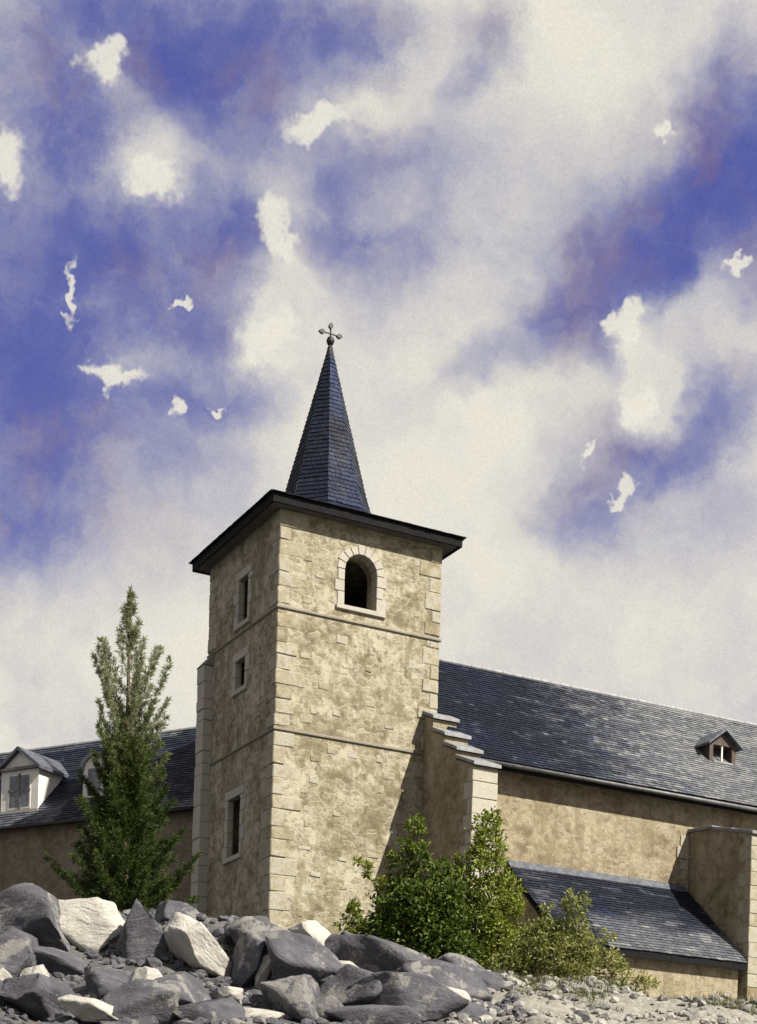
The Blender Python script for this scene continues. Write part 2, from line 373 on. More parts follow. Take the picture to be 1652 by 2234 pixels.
def build_ground():
    xs = np.unique(np.concatenate([np.linspace(-900, -40, 14), np.linspace(-40, -14, 27), np.linspace(-14, 16, 112), np.linspace(16, 40, 25), np.linspace(40, 900, 14)]))
    ys = np.unique(np.concatenate([np.linspace(-900, -10, 12), np.linspace(-10, 26, 25), np.linspace(26, 60, 130), np.linspace(60, 90, 31), np.linspace(90, 2500, 12)]))
    mb = MB(); nx = len(xs)
    mb.v = [(x, y, hgt(x, y)) for y in ys for x in xs]
    mb.f = [(j*nx+i, j*nx+i+1, (j+1)*nx+i+1, (j+1)*nx+i) for j in range(len(ys)-1) for i in range(nx-1)]
    o = mb.build('ground', M['ground'], smooth=True, fix=False); tag(o, 'stony ground rising in a bank to the church', kind='structure')
build_ground()
def on_ground(u, v, y0=30, y1=60):
    """where the line of sight through a picture point meets the bank"""
    d = ray(u, v); y = y0
    while y < y1:
        if d.z*y+EYE < hgt(d.x*y, y, False): return Vector((d.x*y, y, hgt(d.x*y, y)))
        y += .1
    y = YC-1.0
    return Vector((d.x*y, y, hgt(d.x*y, y)))

# ------------------------------------------------------------------ church frame: x along the nave, y away, z above the tower base
BASE = 8.6+EYE
_n = ray(600, 1560)*56.0
CH0 = Vector((_n.x, _n.y, BASE)); EX = Vector((math.cos(A), math.sin(A), 0)); EY = Vector((-math.sin(A), math.cos(A), 0))
def cw(x, y, z): return CH0+EX*x+EY*y+Vector((0, 0, z))
def chthing(name, ox, oy, oz, label, cat, group=None): return empty(name, cw(ox, oy, oz), A, label, cat, group)

def slates(mb, O, U, V, Nn, length, lo, hi, w=.26, h=.17, tone=None, thick=.022, rng=R, u0=0.0):
    """rows of lapped slates on a plane; lo(v), hi(v) bound each row"""
    O, U, V, Nn = Vector(O), Vector(U).normalized(), Vector(V).normalized(), Vector(Nn).normalized()
    if mb.tone is None: mb.tone = []
    rows = int(length/h)
    for r in range(rows+1):
        v0 = r*h; v1 = min(v0+h*1.25, length)
        if v1-v0 < .03: continue
        a, b = min(lo(v0), lo(v1)), max(hi(v0), hi(v1)); x = a-rng.uniform(0, w)
        while x < b:
            ww = w*rng.uniform(.8, 1.2); xa, xb = x+.006, x+ww-.006; x += ww
            dv = rng.uniform(-.012, .012)
            p = []
            for vv, lift in ((v0+dv, thick+.012+rng.uniform(0, .012)), (v1, .006)):
                l, hh = lo(vv), hi(vv); ca, cb = min(max(xa, l), hh), min(max(xb, l), hh)
                p.append((ca, cb, vv, lift))
            if max(p[0][1]-p[0][0], p[1][1]-p[1][0]) < .03: continue
            (a0, b0, vv0, l0), (a1, b1, vv1, l1) = p
            P = lambda uu, vv, l: O+U*(u0+uu)+V*vv+Nn*l
            q = [P(a0, vv0, l0), P(b0, vv0, l0), P(b1, vv1, l1), P(a1, vv1, l1), P(a0, vv0, l0-thick), P(b0, vv0, l0-thick), P(b1, vv1, l1-thick), P(a1, vv1, l1-thick)]
            mb.add(q, [(0, 1, 2, 3), (4, 5, 1, 0), (5, 6, 2, 1), (7, 4, 0, 3)])
            t = tone((a0+b0)/2, v0) if tone else .3
            bl = t[1] if isinstance(t, tuple) else 0.0; tv = (t[0] if isinstance(t, tuple) else t)+rng.uniform(-.09, .09)
            mb.tone += [(min(1, max(0, tv)), rng.random(), bl, 1)]*8

# ------------------------------------------------------------------ bell tower
TW = 6.3
def build_tower():
    T = chthing('bell_tower', TW/2, TW/2, 0, 'square limewashed stone bell tower with pointed slate spire and one arched belfry window', 'tower')
    off = (TW/2, TW/2, 0)
    def part(mb, name, m, parent=T, **k): mb.off = Vector(off); return mb.build(name, m, parent, **k)
    w = MB(); w.box(0, TW, 0, TW, -2.5, 14.92); wall = part(w, 'wall', M['tower'])
    def cutter(mb):
        mb.off = Vector(off); c = mb.build('cutter', None); c.location = cw(*off); c.rotation_euler = (0, 0, A); return c
    cs = []
    c = MB(); c.box(.75, TW-.75, .75, TW-.75, -1.5, 14.3); cs.append(cutter(c))
    arch = lambda x0, x1, z0, zs, n=12: [(x0, z0), (x1, z0)]+[((x0+x1)/2+(x1-x0)/2*math.cos(math.pi*k/n), zs+(x1-x0)/2*math.sin(math.pi*k/n)) for k in range(n+1)]
    AX0, AX1, AZ0, AZS = 2.46, 3.74, 12.0, 13.24
    c = MB(); c.prism([(x, -.3, z) for x, z in arch(AX0, AX1, AZ0, AZS)], (0, 1.3, 0)); cs.append(cutter(c))
    lefts = [(2.62, 3.50, 11.85, 13.45), (2.70, 3.58, 9.50, 10.55), (2.75, 3.90, 3.55, 5.65)]
    for y0, y1, z0, z1 in lefts:
        c = MB(); c.box(-.3, .5, y0, y1, z0, z1); cs.append(cutter(c))
        c = MB(); c.box(.22, .95, y0-.45, y1+.45, z0-.3, z1+.3); cs.append(cutter(c))
    bpy.context.view_layer.update(); cut(wall, cs)
    # plinth course at the foot
    # string courses: weathered bands round the two visible sides
    for zc, hh in ((11.42, .13), (7.28, .13)):
        m = MB(); pr = .06
        prof = [(0, 0), (-pr, .03), (-pr, hh*.62), (0, hh)]
        m.prism([(-pr, p[0]-.004, zc+p[1]) for p in prof], (TW+pr*2, 0, 0))
        m.prism([(p[0]-.004, .003, zc+p[1]) for p in prof][::-1], (0, TW-.003, 0))
        part(m, 'string_course', M['string_stone'], bevel=.0)
    # quoins, block by block, on three corners
    rq = random.Random(5)
    skip = lambda z0, z1: any(z0 < zc+.19 and z1 > zc-.02 for zc in (11.42, 7.28))
    def corner(kind):
        z = -.5; i = 0
        while z < 14.75:
            h = rq.uniform(.40, .66); z1 = min(z+h, 14.85)
            for zc in (11.42, 7.28):
                if zc-.12 < z < zc+.17: z = zc+.175; z1 = z+h
                elif z < zc < z1+.1: z1 = zc-.005
            la, lb = (rq.uniform(.66, 1.08), rq.uniform(.34, .58)) if i % 2 else (rq.uniform(.34, .62), rq.uniform(.60, .95))
            pr = rq.uniform(.014, .045); pr2 = rq.uniform(.014, .04)
            m = MB()
            if kind == 'near': m.box(-pr2, la, -pr, lb, z+.008, z1-.008, .022, rq)
            elif kind == 'right': m.box(TW-la*.9, TW+pr2, -pr, lb, z+.008, z1-.008, .012, rq)
            else: m.box(-pr2, la, TW-lb*.9, TW+pr, z+.008, z1-.008, .012, rq)
            part(m, 'quoin', M['quoin'], bevel=.03)
            z = z1; i += 1
    corner('near'); corner('right'); corner('left')
    # single stones showing where the limewash has come away
    rw = random.Random(88); placed = []; n = 0
    while n < 74:
        side = rw.random() < .34; u_ = rw.uniform(.9, 5.3) if rw.random() < .45 else rw.choice((rw.uniform(.75, 1.6), rw.uniform(4.5, 5.4))); z = rw.uniform(.4, 14.2); ww, hh = rw.uniform(.22, .52), rw.uniform(.13, .30)
        if any(abs(z+hh/2-zc-.07) < .16+hh/2 for zc in (11.42, 7.28)): continue
        if not side and 1.6 < u_ < 4.4 and 11.3 < z < 14.6: continue
        if not side and u_+ww > 5.1 and z < 9.2: continue
        if side and (1.9 < u_ < 4.7 and (z > 8.9 or 2.9 < z < 6.4)): continue
        if any(sd == side and abs(u_-a) < .62 and abs(z-b) < .36 for sd, a, b in placed): continue
        placed.append((side, u_, z)); m = MB(); pr = rw.uniform(.012, .03)
        if side: m.box(-pr, .1, u_, u_+ww, z, z+hh, .02, rw)
        else: m.box(u_, u_+ww, -pr, .1, z, z+hh, .02, rw)
        part(m, 'wall_stone', M['quoin'], bevel=.03); n += 1
    # belfry window: jamb stones, voussoirs, sill
    def stone(vs_mb, name='jamb_stone', m='pale_stone', bev=.015): return part(vs_mb, name, M[m], bevel=bev)
    for side in (0, 1):
        z = AZ0; i = 0
        while z < AZS-.05:
            z1 = min(AZS, z+rq.uniform(.34, .48)); z1 = AZS if AZS-z1 < .15 else z1
            wd = .36 if (i+side) % 2 else .25
            m = MB(); x0, x1 = (AX0-wd, AX0+.012) if side == 0 else (AX1-.012, AX1+wd)
            m.box(x0, x1, -.035, .42, z+.006, z1-.006, .006, rq); stone(m); z = z1; i += 1
    nv = 9; cxm, r0 = (AX0+AX1)/2, (AX1-AX0)/2
    for k in range(nv):
        a0, a1 = math.pi*k/nv+.012, math.pi*(k+1)/nv-.012; ro = r0+rq.uniform(.27, .33); m = MB()
        pts = [(cxm+r*math.cos(t), AZS+r*math.sin(t)) for r, t in ((r0-.012, a0), (ro, a0), (ro, a1), (r0-.012, a1))]
        m.prism([(x, -.035, z) for x, z in pts], (0, .45, 0)); stone(m, 'voussoir')
    m = MB(); m.box(AX0-.30, AX1+.34, -.10, .5, AZ0-.17, AZ0-.004, .008, rq); stone(m, 'sill')
    # window frames on the side face
    for y0, y1, z0, z1 in lefts:
        for side in (0, 1):
            z = z0; i = 0
            while z < z1-.05:
                zz = min(z1, z+rq.uniform(.36, .55)); zz = z1 if z1-zz < .18 else zz
                wd = rq.uniform(.30, .40) if (i+side) % 2 else rq.uniform(.18, .24)
                m = MB(); a, b = (y0-wd, y0+.01) if side == 0 else (y1-.01, y1+wd)
                m.box(-.035, .20, a, b, z+.006, zz-.006, .006, rq); stone(m); z = zz; i += 1
        m = MB(); m.box(-.04, .20, y0-.26, y1+.26, z1+.004, z1+.30, .008, rq); stone(m, 'lintel')
        m = MB(); m.box(-.09, .20, y0-.24, y1+.24, z0-.18, z0-.004, .008, rq); stone(m, 'sill')
    # slim corner buttress at the far side, with a sloped cap
    z = -2.0; cb = None
    while z < 10.9:
        z1 = min(11.0, z+rq.uniform(.38, .62)); z1 = 11.0 if 11.0-z1 < .2 else z1; pr = rq.uniform(-.02, .02)
        m = MB(); m.box(-.37+pr, .02, 5.72+rq.uniform(-.015, .015), 6.42, z+.006, z1-.006, .008, rq); part(m, 'buttress_stone', M['pale_stone'], bevel=.016); z = z1
    m = MB(); m.prism([(-.42, 5.68, 11.004), (.02, 5.68, 11.004), (.02, 5.68, 11.42), (-.05, 5.68, 11.42)], (0, .78, 0)); part(m, 'buttress_cap', M['grey_stone'], bevel=.015)
    # big stepped buttress: body with raked top and four weathering slabs
    bx0, bx1 = 5.77, 6.72
    steps = [(0.0, 8.75), (-.75, 8.15), (-1.6, 7.5), (-2.45, 6.95), (-3.6, 6.25)]
    m = MB(); prof = [(0.002, -2.5), (0.002, 8.75)]
    for (ya, za), (yb, zb) in zip(steps, steps[1:]): prof += [(yb, za-.12)] if False else []
    prof = [(-.002, -2.5), (-.002, 8.72), (-.70, 8.42), (-.70, 7.98), (-1.55, 7.62), (-1.55, 7.28), (-2.40, 6.92), (-2.40, 6.62), (-3.55, 6.18), (-3.55, -2.5)]
    m.prism([(bx0, y, z) for y, z in prof], (bx1-bx0, 0, 0)); bt = part(m, 'stepped_buttress', M['nave'])
    for (ya, za), (yb, zb) in (((.0, 8.76), (-.82, 8.41)), ((-.70, 8.02), (-1.67, 7.61)), ((-1.55, 7.32), (-2.52, 6.91)), ((-2.40, 6.66), (-3.72, 6.15))):
        m = MB(); th = .13
        m.prism([(bx0-.07, ya-.003, za+.004), (bx0-.07, ya-.003, za+th), (bx0-.07, yb, zb+th), (bx0-.07, yb, zb+.004)], (bx1-bx0+.14, 0, 0))
        part(m, 'weathering_slab', M['lead'], bt, bevel=.012)
    rb = random.Random(9)
    z = -.5; i = 0
    while z < 6.0:                       # quoins on the front of the buttress
        z1 = min(6.12, z+rb.uniform(.42, .62)); m = MB(); la = rb.uniform(.5, .8) if i % 2 else rb.uniform(.25, .4)
        m.box(bx0-.018, bx1+.018, -3.58, -3.55+la, z+.008, z1-.008, .01, rb); part(m, 'quoin', M['pale_stone'], bt, bevel=.016); z = z1; i += 1
    # roof: soffit, black fascia, low slated skirt, octagonal spire
    ov = .54; e0, e1 = -ov, TW+ov; C = TW/2
    m = MB(); m.box(e0+.06, e1-.06, e0+.06, e1-.06, 14.80, 14.90); roof = part(m, 'roof', M['soffit'])
    for q in range(4):
        m = MB(); th = .07
        if q == 0: m.box(e0, e1, e0-.002, e0+th, 14.74, 15.06)
        elif q == 1: m.box(e0-.002, e0+th, e0+th+.003, e1-th-.003, 14.74, 15.06)
        elif q == 2: m.box(e0, e1, e1-th, e1+.002, 14.74, 15.06)
        else: m.box(e1-th, e1+.002, e0+th+.003, e1-th-.003, 14.74, 15.06)
        part(m, 'fascia', M['black_wood'], roof, bevel=.012)
    # skirt core
    hs, zb, zt, ht = e1-C+.06, 15.065, 15.98, 1.62
    m = MB(); vs = [(C+sx*hs, C+sy*hs, zb) for sx, sy in ((-1, -1), (1, -1), (1, 1), (-1, 1))]+[(C+sx*ht, C+sy*ht, zt) for sx, sy in ((-1, -1), (1, -1), (1, 1), (-1, 1))]
    m.add(vs, [(3, 2, 1, 0), (4, 5, 6, 7)]+[(k, (k+1) % 4, (k+1) % 4+4, k+4) for k in range(4)]); part(m, 'roof_deck', M['black_wood'], roof)
    m = MB(); rs = random.Random(21)
    for k in range(4):
        a = Vector(vs[k]); b = Vector(vs[(k+1) % 4]); U = (b-a).normalized(); out = Vector((U.y, -U.x, 0)); V = (-out*(hs-ht)+Vector((0, 0, zt-zb))); L = V.length; V = V/L
        Nn = U.cross(V); f = (hs-ht)/L
        slates(m, a-V*.05, U, V, Nn, L, lambda v: v*f-.03, lambda v: 2*hs-v*f+.03, .28, .2, lambda u, v: .34, rng=rs)
    part(m, 'slate_covering', M['slate'], roof, kind='stuff', fix=False)
    # spire: octagon, flared at its foot
    prof = [(2.15, 15.62), (1.62, 16.2), (1.33, 17.2), (.06, 22.45)]
    sp = MB(); n8 = 8
    ring = lambda r, z: [(C+r/math.cos(math.pi/8)*math.cos(math.pi/8+k*math.pi/4), C+r/math.cos(math.pi/8)*math.sin(math.pi/8+k*math.pi/4), z) for k in range(8)]
    vs = []; fs = []
    for r, z in prof: vs += ring(r, z)
    for j in range(len(prof)-1):
        for k in range(8): fs.append((j*8+k, j*8+(k+1) % 8, (j+1)*8+(k+1) % 8, (j+1)*8+k))
    fs += [tuple(range(8))[::-1], tuple(24+k for k in range(8))]
    sp.add(vs, fs); spire = part(sp, 'spire', M['black_wood'])
    m = MB()
    for j in range(3):
        (r0_, z0_), (r1_, z1_) = prof[j], prof[j+1]
        A0, A1 = ring(r0_, z0_), ring(r1_, z1_)
        for k in range(8):
            a, b = Vector(A0[k]), Vector(A0[(k+1) % 8]); a1, b1 = Vector(A1[k]), Vector(A1[(k+1) % 8])
            U = (b-a).normalized(); mid0, mid1 = (a+b)/2, (a1+b1)/2; V = mid1-mid0; L = V.length; V /= L; Nn = U.cross(V)
            w0, w1 = (b-a).length/2, (b1-a1).length/2
            lo = lambda v, w0=w0, w1=w1, L=L: -(w0+(w1-w0)*min(1, max(0, v/L)))-.012
            hi = lambda v, lo=lo: -lo(v)
            def tn(u, v, k=k):  # light painted into the slate tones: sun-side facets paler, the rest darker
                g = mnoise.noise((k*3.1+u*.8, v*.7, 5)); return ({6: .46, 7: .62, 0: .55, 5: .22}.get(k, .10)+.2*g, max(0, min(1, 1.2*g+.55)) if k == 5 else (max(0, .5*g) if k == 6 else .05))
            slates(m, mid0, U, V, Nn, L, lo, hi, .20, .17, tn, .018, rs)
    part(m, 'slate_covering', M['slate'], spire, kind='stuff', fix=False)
    m = MB(); m.tube([(C, C, 22.1), (C, C, 22.5), (C, C, 22.62)], [.17, .10, .05], 10); part(m, 'lead_cap', M['iron'], spire)
    # iron cross with leaf-shaped tips above a ball
    m = MB(); m.tube([(C, C, 22.55), (C, C, 23.22)], .03, 8); fin = part(m, 'cross', M['iron'])
    m = MB(); m.v = []; prof2 = [(.02, -.17), (.11, -.12), (.155, 0), (.11, .12), (.02, .17)]
    for r, z in prof2: m.v += [(C+r*math.cos(t*math.pi/6), C+r*math.sin(t*math.pi/6), 22.74+z) for t in range(12)]
    m.f = [(j*12+k, j*12+(k+1) % 12, (j+1)*12+(k+1) % 12, (j+1)*12+k) for j in range(4) for k in range(12)]+[tuple(range(12))[::-1], tuple(48+k for k in range(12))]
    part(m, 'ball', M['iron'], fin, smooth=True)
    m = MB(); m.box(C-.36, C+.36, C-.022, C+.022, 22.985, 23.025); part(m, 'cross_arm', M['iron'], fin)
    def leaf(cx, cz, dx, dz):
        L, wd, t = .26, .085, .05; px, pz = -dz, dx
        pts = [(0, 0), (.35, 1), (.7, .8), (1, 0), (.7, -.8), (.35, -1)]
        m = MB(); m.prism([(C+cx+dx*L*a+px*wd*b, C-t, cz+dz*L*a+pz*wd*b) for a, b in pts], (0, 2*t, 0)); part(m, 'leaf_tip', M['iron'], fin)
    leaf(0, 23.16, 0, 1); leaf(.22, 23.0, 1, 0); leaf(-.22, 23.0, -1, 0)
build_tower()

# ------------------------------------------------------------------ nave
NX0, NX1, NY0, NY1 = 6.32, 27.0, -1.3, 7.7
def build_nave():
    off = (16.5, 3.2, 0)
    T = chthing('church_nave', *off, 'long ochre stone church nave with steep dark slate roof beside the bell tower', 'church')
    def part(mb, name, m, parent=T, **k): mb.off = Vector(off); return mb.build(name, m, parent, **k)
    RY, RZ, EZ = 3.2, 11.98, 6.95; E0 = -2.0
    sl = (RZ-EZ)/(RY-E0)
    zw = EZ+(NY0-E0)*sl-.12
    m = MB(); m.prism([(NX0, NY0, -4), (NX0, NY1, -4), (NX0, NY1, zw), (NX0, RY, RZ-.25), (NX0, NY0, zw)][::-1], (NX1-NX0, 0, 0)); part(m, 'wall', M['nave'])
    # roof slab
    E1 = 2*RY-E0; th = .14
    m = MB(); m.prism([(NX0+.01, E0, EZ-th), (NX0+.01, RY, RZ-th), (NX0+.01, E1, EZ-th), (NX0+.01, E1, EZ), (NX0+.01, RY, RZ), (NX0+.01, E0, EZ)], (NX1+.3-NX0, 0, 0))
    roof = part(m, 'roof', M['black_wood'])
    m = MB(); rs = random.Random(31); L = math.hypot(RY-E0, RZ-EZ); V = Vector((0, RY-E0, RZ-EZ)).normalized()
    def tn(u, v):
        x = u+NX0
        g = mnoise.noise((x*.35, v*.5, 2)); g2 = mnoise.noise((x*.55, v*2.4, 9)); g3 = mnoise.noise((x*.9, v*1.8, 4))
        edge = 14.2+1.6*g-.22*(L-v)
        q = sm((x-edge+4.5)/9.0+.10*g2+rs.uniform(-.10, .10))
        t = .12+.70*q
        if rs.random() < .05+.10*q: t += rs.uniform(.1, .3)
        t += .16*sm((g2-.12)/.3)*sm((x-8.5)/2)
        b = .55*sm((g3-.05)/.25)*sm((x-11.5)/2)*sm((18-x)/2)*rs.random() if v < 4.4 else 0.0
        if x < 10: b = max(b, .15*sm(g/.3))
        return (t+.08*g, b)
    slates(m, (NX0+.02, E0-.03, EZ+.0), (1, 0, 0), V, Vector((1, 0, 0)).cross(V), L-.02, lambda v: 0, lambda v: NX1+.3-NX0, .27, .175, tn, rng=rs)
    part(m, 'slate_covering', M['slate'], roof, kind='stuff', fix=False)
    i = 0; x = NX0+.02
    while x < NX1+.2:                     # ridge tiles
        x1 = x+R.uniform(.42, .5); m = MB()
        m.tube([(x, RY, RZ+.0), (x1-.012, RY, RZ+.0+R.uniform(-.006, .006))], .12, 8); part(m, 'ridge_tile', M['lead'], roof); x = x1
    m = MB(); m.box(NX0+.3, NX1+.28, E0+.03, E0+.07, EZ-.30, EZ-.145); part(m, 'fascia', M['black_wood'], roof, bevel=.01)
    m = MB(); m.tube([(6.75, E0-.06, EZ-.10), (NX1+.25, E0-.06, EZ-.16)], .075, 10); part(m, 'gutter', M['zinc'], smooth=True)
    # pale quoins where the nave meets the buttress
    z = -.5; i = 0
    while z < zw-.35:
        z1 = min(zw-.3, z+R.uniform(.42, .62)); m = MB(); la = R.uniform(.9, 1.2) if i % 2 else R.uniform(.62, .8)
        m.box(NX0-.01, NX0+.9+la*.4, NY0-R.uniform(.015, .04), NY0+.3, z+.008, z1-.008, .01); part(m, 'quoin', M['pale_stone'], bevel=.016); z = z1; i += 1
    # buttress further along the nave
    bx0, bx1, by = 16.72, 17.7, -4.9
    m = MB(); prof = [(NY0-.003, -4), (NY0-.003, 5.72), (-2.6, 5.62), (-4.9, 5.06), (-4.9, -4)]
    m.prism([(bx0, y, z) for y, z in prof], (bx1-bx0, 0, 0)); bt = part(m, 'buttress', M['nave'])
    for (ya, za), (yb, zb) in (((NY0-.004, 5.73), (-2.72, 5.62)), ((-2.6, 5.60), (-3.85, 5.32)), ((-3.72, 5.33), (-5.02, 5.02))):
        m = MB(); m.prism([(bx0-.07, ya, za+.006), (bx0-.07, ya, za+.13), (bx0-.07, yb, zb+.13), (bx0-.07, yb, zb+.006)], (bx1-bx0+.14, 0, 0)); part(m, 'weathering_slab', M['lead'], bt, bevel=.012)
    z = -.5; i = 0
    while z < 4.8:
        z1 = min(4.98, z+R.uniform(.42, .62)); m = MB(); la = R.uniform(.45, .7) if i % 2 else R.uniform(.22, .36)
        m.box(bx0-.018, bx1+.018, by-.025, by+la, z+.008, z1-.008, .01); part(m, 'quoin', M['quoin'], bt, bevel=.016); z = z1; i += 1
    z = 3.3; i = 0
    while z < 5.4:                        # shallow flat strip on the wall beside it
        z1 = z+R.uniform(.4, .55); m = MB(); m.box(16.15 if i % 2 else 16.3, 16.70, NY0-.05, NY0+.2, z+.006, z1-.006, .008); part(m, 'strip_stone', M['quoin'], bevel=.014); z = z1; i += 1
    # roof dormer: cheeks, gabled slate hood, dark opening
    dx0, dx1, yf = 18.75, 20.05, .15
    yr = lambda z: E0+(z-EZ)/sl
    zb = EZ+(yf-E0)*sl; ze, zp = zb+.82, zb+1.30; xm = (dx0+dx1)/2
    m = MB(); m.prism([(dx0, yf, zb-.1), (dx1, yf, zb-.1), (dx1, yf, ze), (xm, yf, zp), (dx0, yf, ze)], (0, 1.6, 0)); d = part(m, 'dormer', M['oak'])
    c = MB(); c.off = Vector(off); c.box(dx0+.18, dx1-.18, yf-.2, yf+.6, zb+.12, ze-.06); co = c.build('cutter', None); co.location = cw(*off); co.rotation_euler = (0, 0, A)
    bpy.context.view_layer.update(); cut(d, [co])
    m = MB(); m.box(xm-.03, xm+.03, yf+.03, yf+.09, zb+.122, ze-.062); part(m, 'mullion', M['white_paint'], d)
    m = MB(); m.box(dx0+.18, dx1-.18, yf-.06, yf+.1, zb+.04, zb+.118); part(m, 'sill', M['lead'], d)
    for sgn in (-1, 1):
        m = MB(); ed = xm+sgn*((dx1-dx0)/2+.2); ez = ze-.14
        m.prism([(xm, yf-.22, zp+.02), (ed, yf-.22, ez), (ed, yf-.22, ez+.09), (xm, yf-.22, zp+.115)], (0, 2.0, 0)); part(m, 'hood_slope', M['slate_plain'], d)
M['slate_plain'] = m_simple('slate_sheet', (.022, .026, .038), (.075, .083, .105), 5, .55, .5)
build_nave()

# ------------------------------------------------------------------ lean-to
def build_leanto():
    off = (12.6, -3.2, -1.5)
    T = chthing('lean_to_shed', *off, 'low lean-to with sloping slate roof against the nave wall behind the pale green shrub', 'shed')
    def part(mb, name, m, parent=T, **k): mb.off = Vector(off); return mb.build(name, m, parent, **k)
    x0, x1, yt, zt, ye, ze = 8.60, 16.55, -1.36, 3.55, -5.05, .32
    sl = (zt-ze)/(yt-ye)
    m = MB(); yw = ye+.3; zf = ze+(yw-ye)*sl-.1
    m.prism([(x0+.15, yt, -4), (x0+.15, yt, zt-.12), (x0+.15, yw, zf), (x0+.15, yw, -4)], (x1-x0-.3, 0, 0)); part(m, 'wall', M['nave'])
    m = MB(); m.prism([(x0, yt, zt-.09), (x0, yt, zt), (x0, ye, ze), (x0, ye, ze-.09)], (x1-x0, 0, 0)); roof = part(m, 'roof', M['black_wood'])
    m = MB(); rs = random.Random(41); V = Vector((0, yt-ye, zt-ze)); L = V.length; V /= L
    def tn(u, v):
        g = mnoise.noise((u*.5, v*.9, 12)); g2 = mnoise.noise((u*.8, v*2.6, 3))
        t = .17+.52*sm((L*.60-v)/1.6+.5*g) if u > 2.0 else .26+.25*g
        if g2 > .3: t += .22
        return (t, .4*rs.random() if (1.8 < u < 3.4 and g2 < -.1 and 1.0 < v < 3.4) else 0.0)
    slates(m, (x0-.02, ye-.03, ze), (1, 0, 0), V, Vector((1, 0, 0)).cross(V), L-.01, lambda v: 0, lambda v: x1-x0+.04, .27, .175, tn, rng=rs)
    part(m, 'slate_covering', M['slate'], roof, kind='stuff', fix=False)
    for xx in (x0-.03, x1-.01):
        m = MB(); m.prism([(xx, yt-.003, zt-.22), (xx, yt-.003, zt-.095), (xx, ye, ze-.095), (xx, ye, ze-.22)], (.05, 0, 0)); part(m, 'verge_board', M['black_wood'], roof)
    m = MB(); m.box(x0+.03, x1-.015, ye-.03, ye+.02, ze-.25, ze-.095); part(m, 'fascia', M['black_wood'], roof)
    m = MB(); m.prism([(x0, yt+.04, zt+.16), (x0, yt-.02, zt+.16), (x0, yt-.22, zt-.135), (x0, yt-.20, zt-.10)][::-1] if False else [(x0, yt+.05, zt+.17), (x0, yt+.02, zt+.17), (x0, yt-.22, zt-.12), (x0, yt-.2, zt-.15)], (x1-x0, 0, 0)); part(m, 'flashing', M['slate_plain'], roof)
build_leanto()

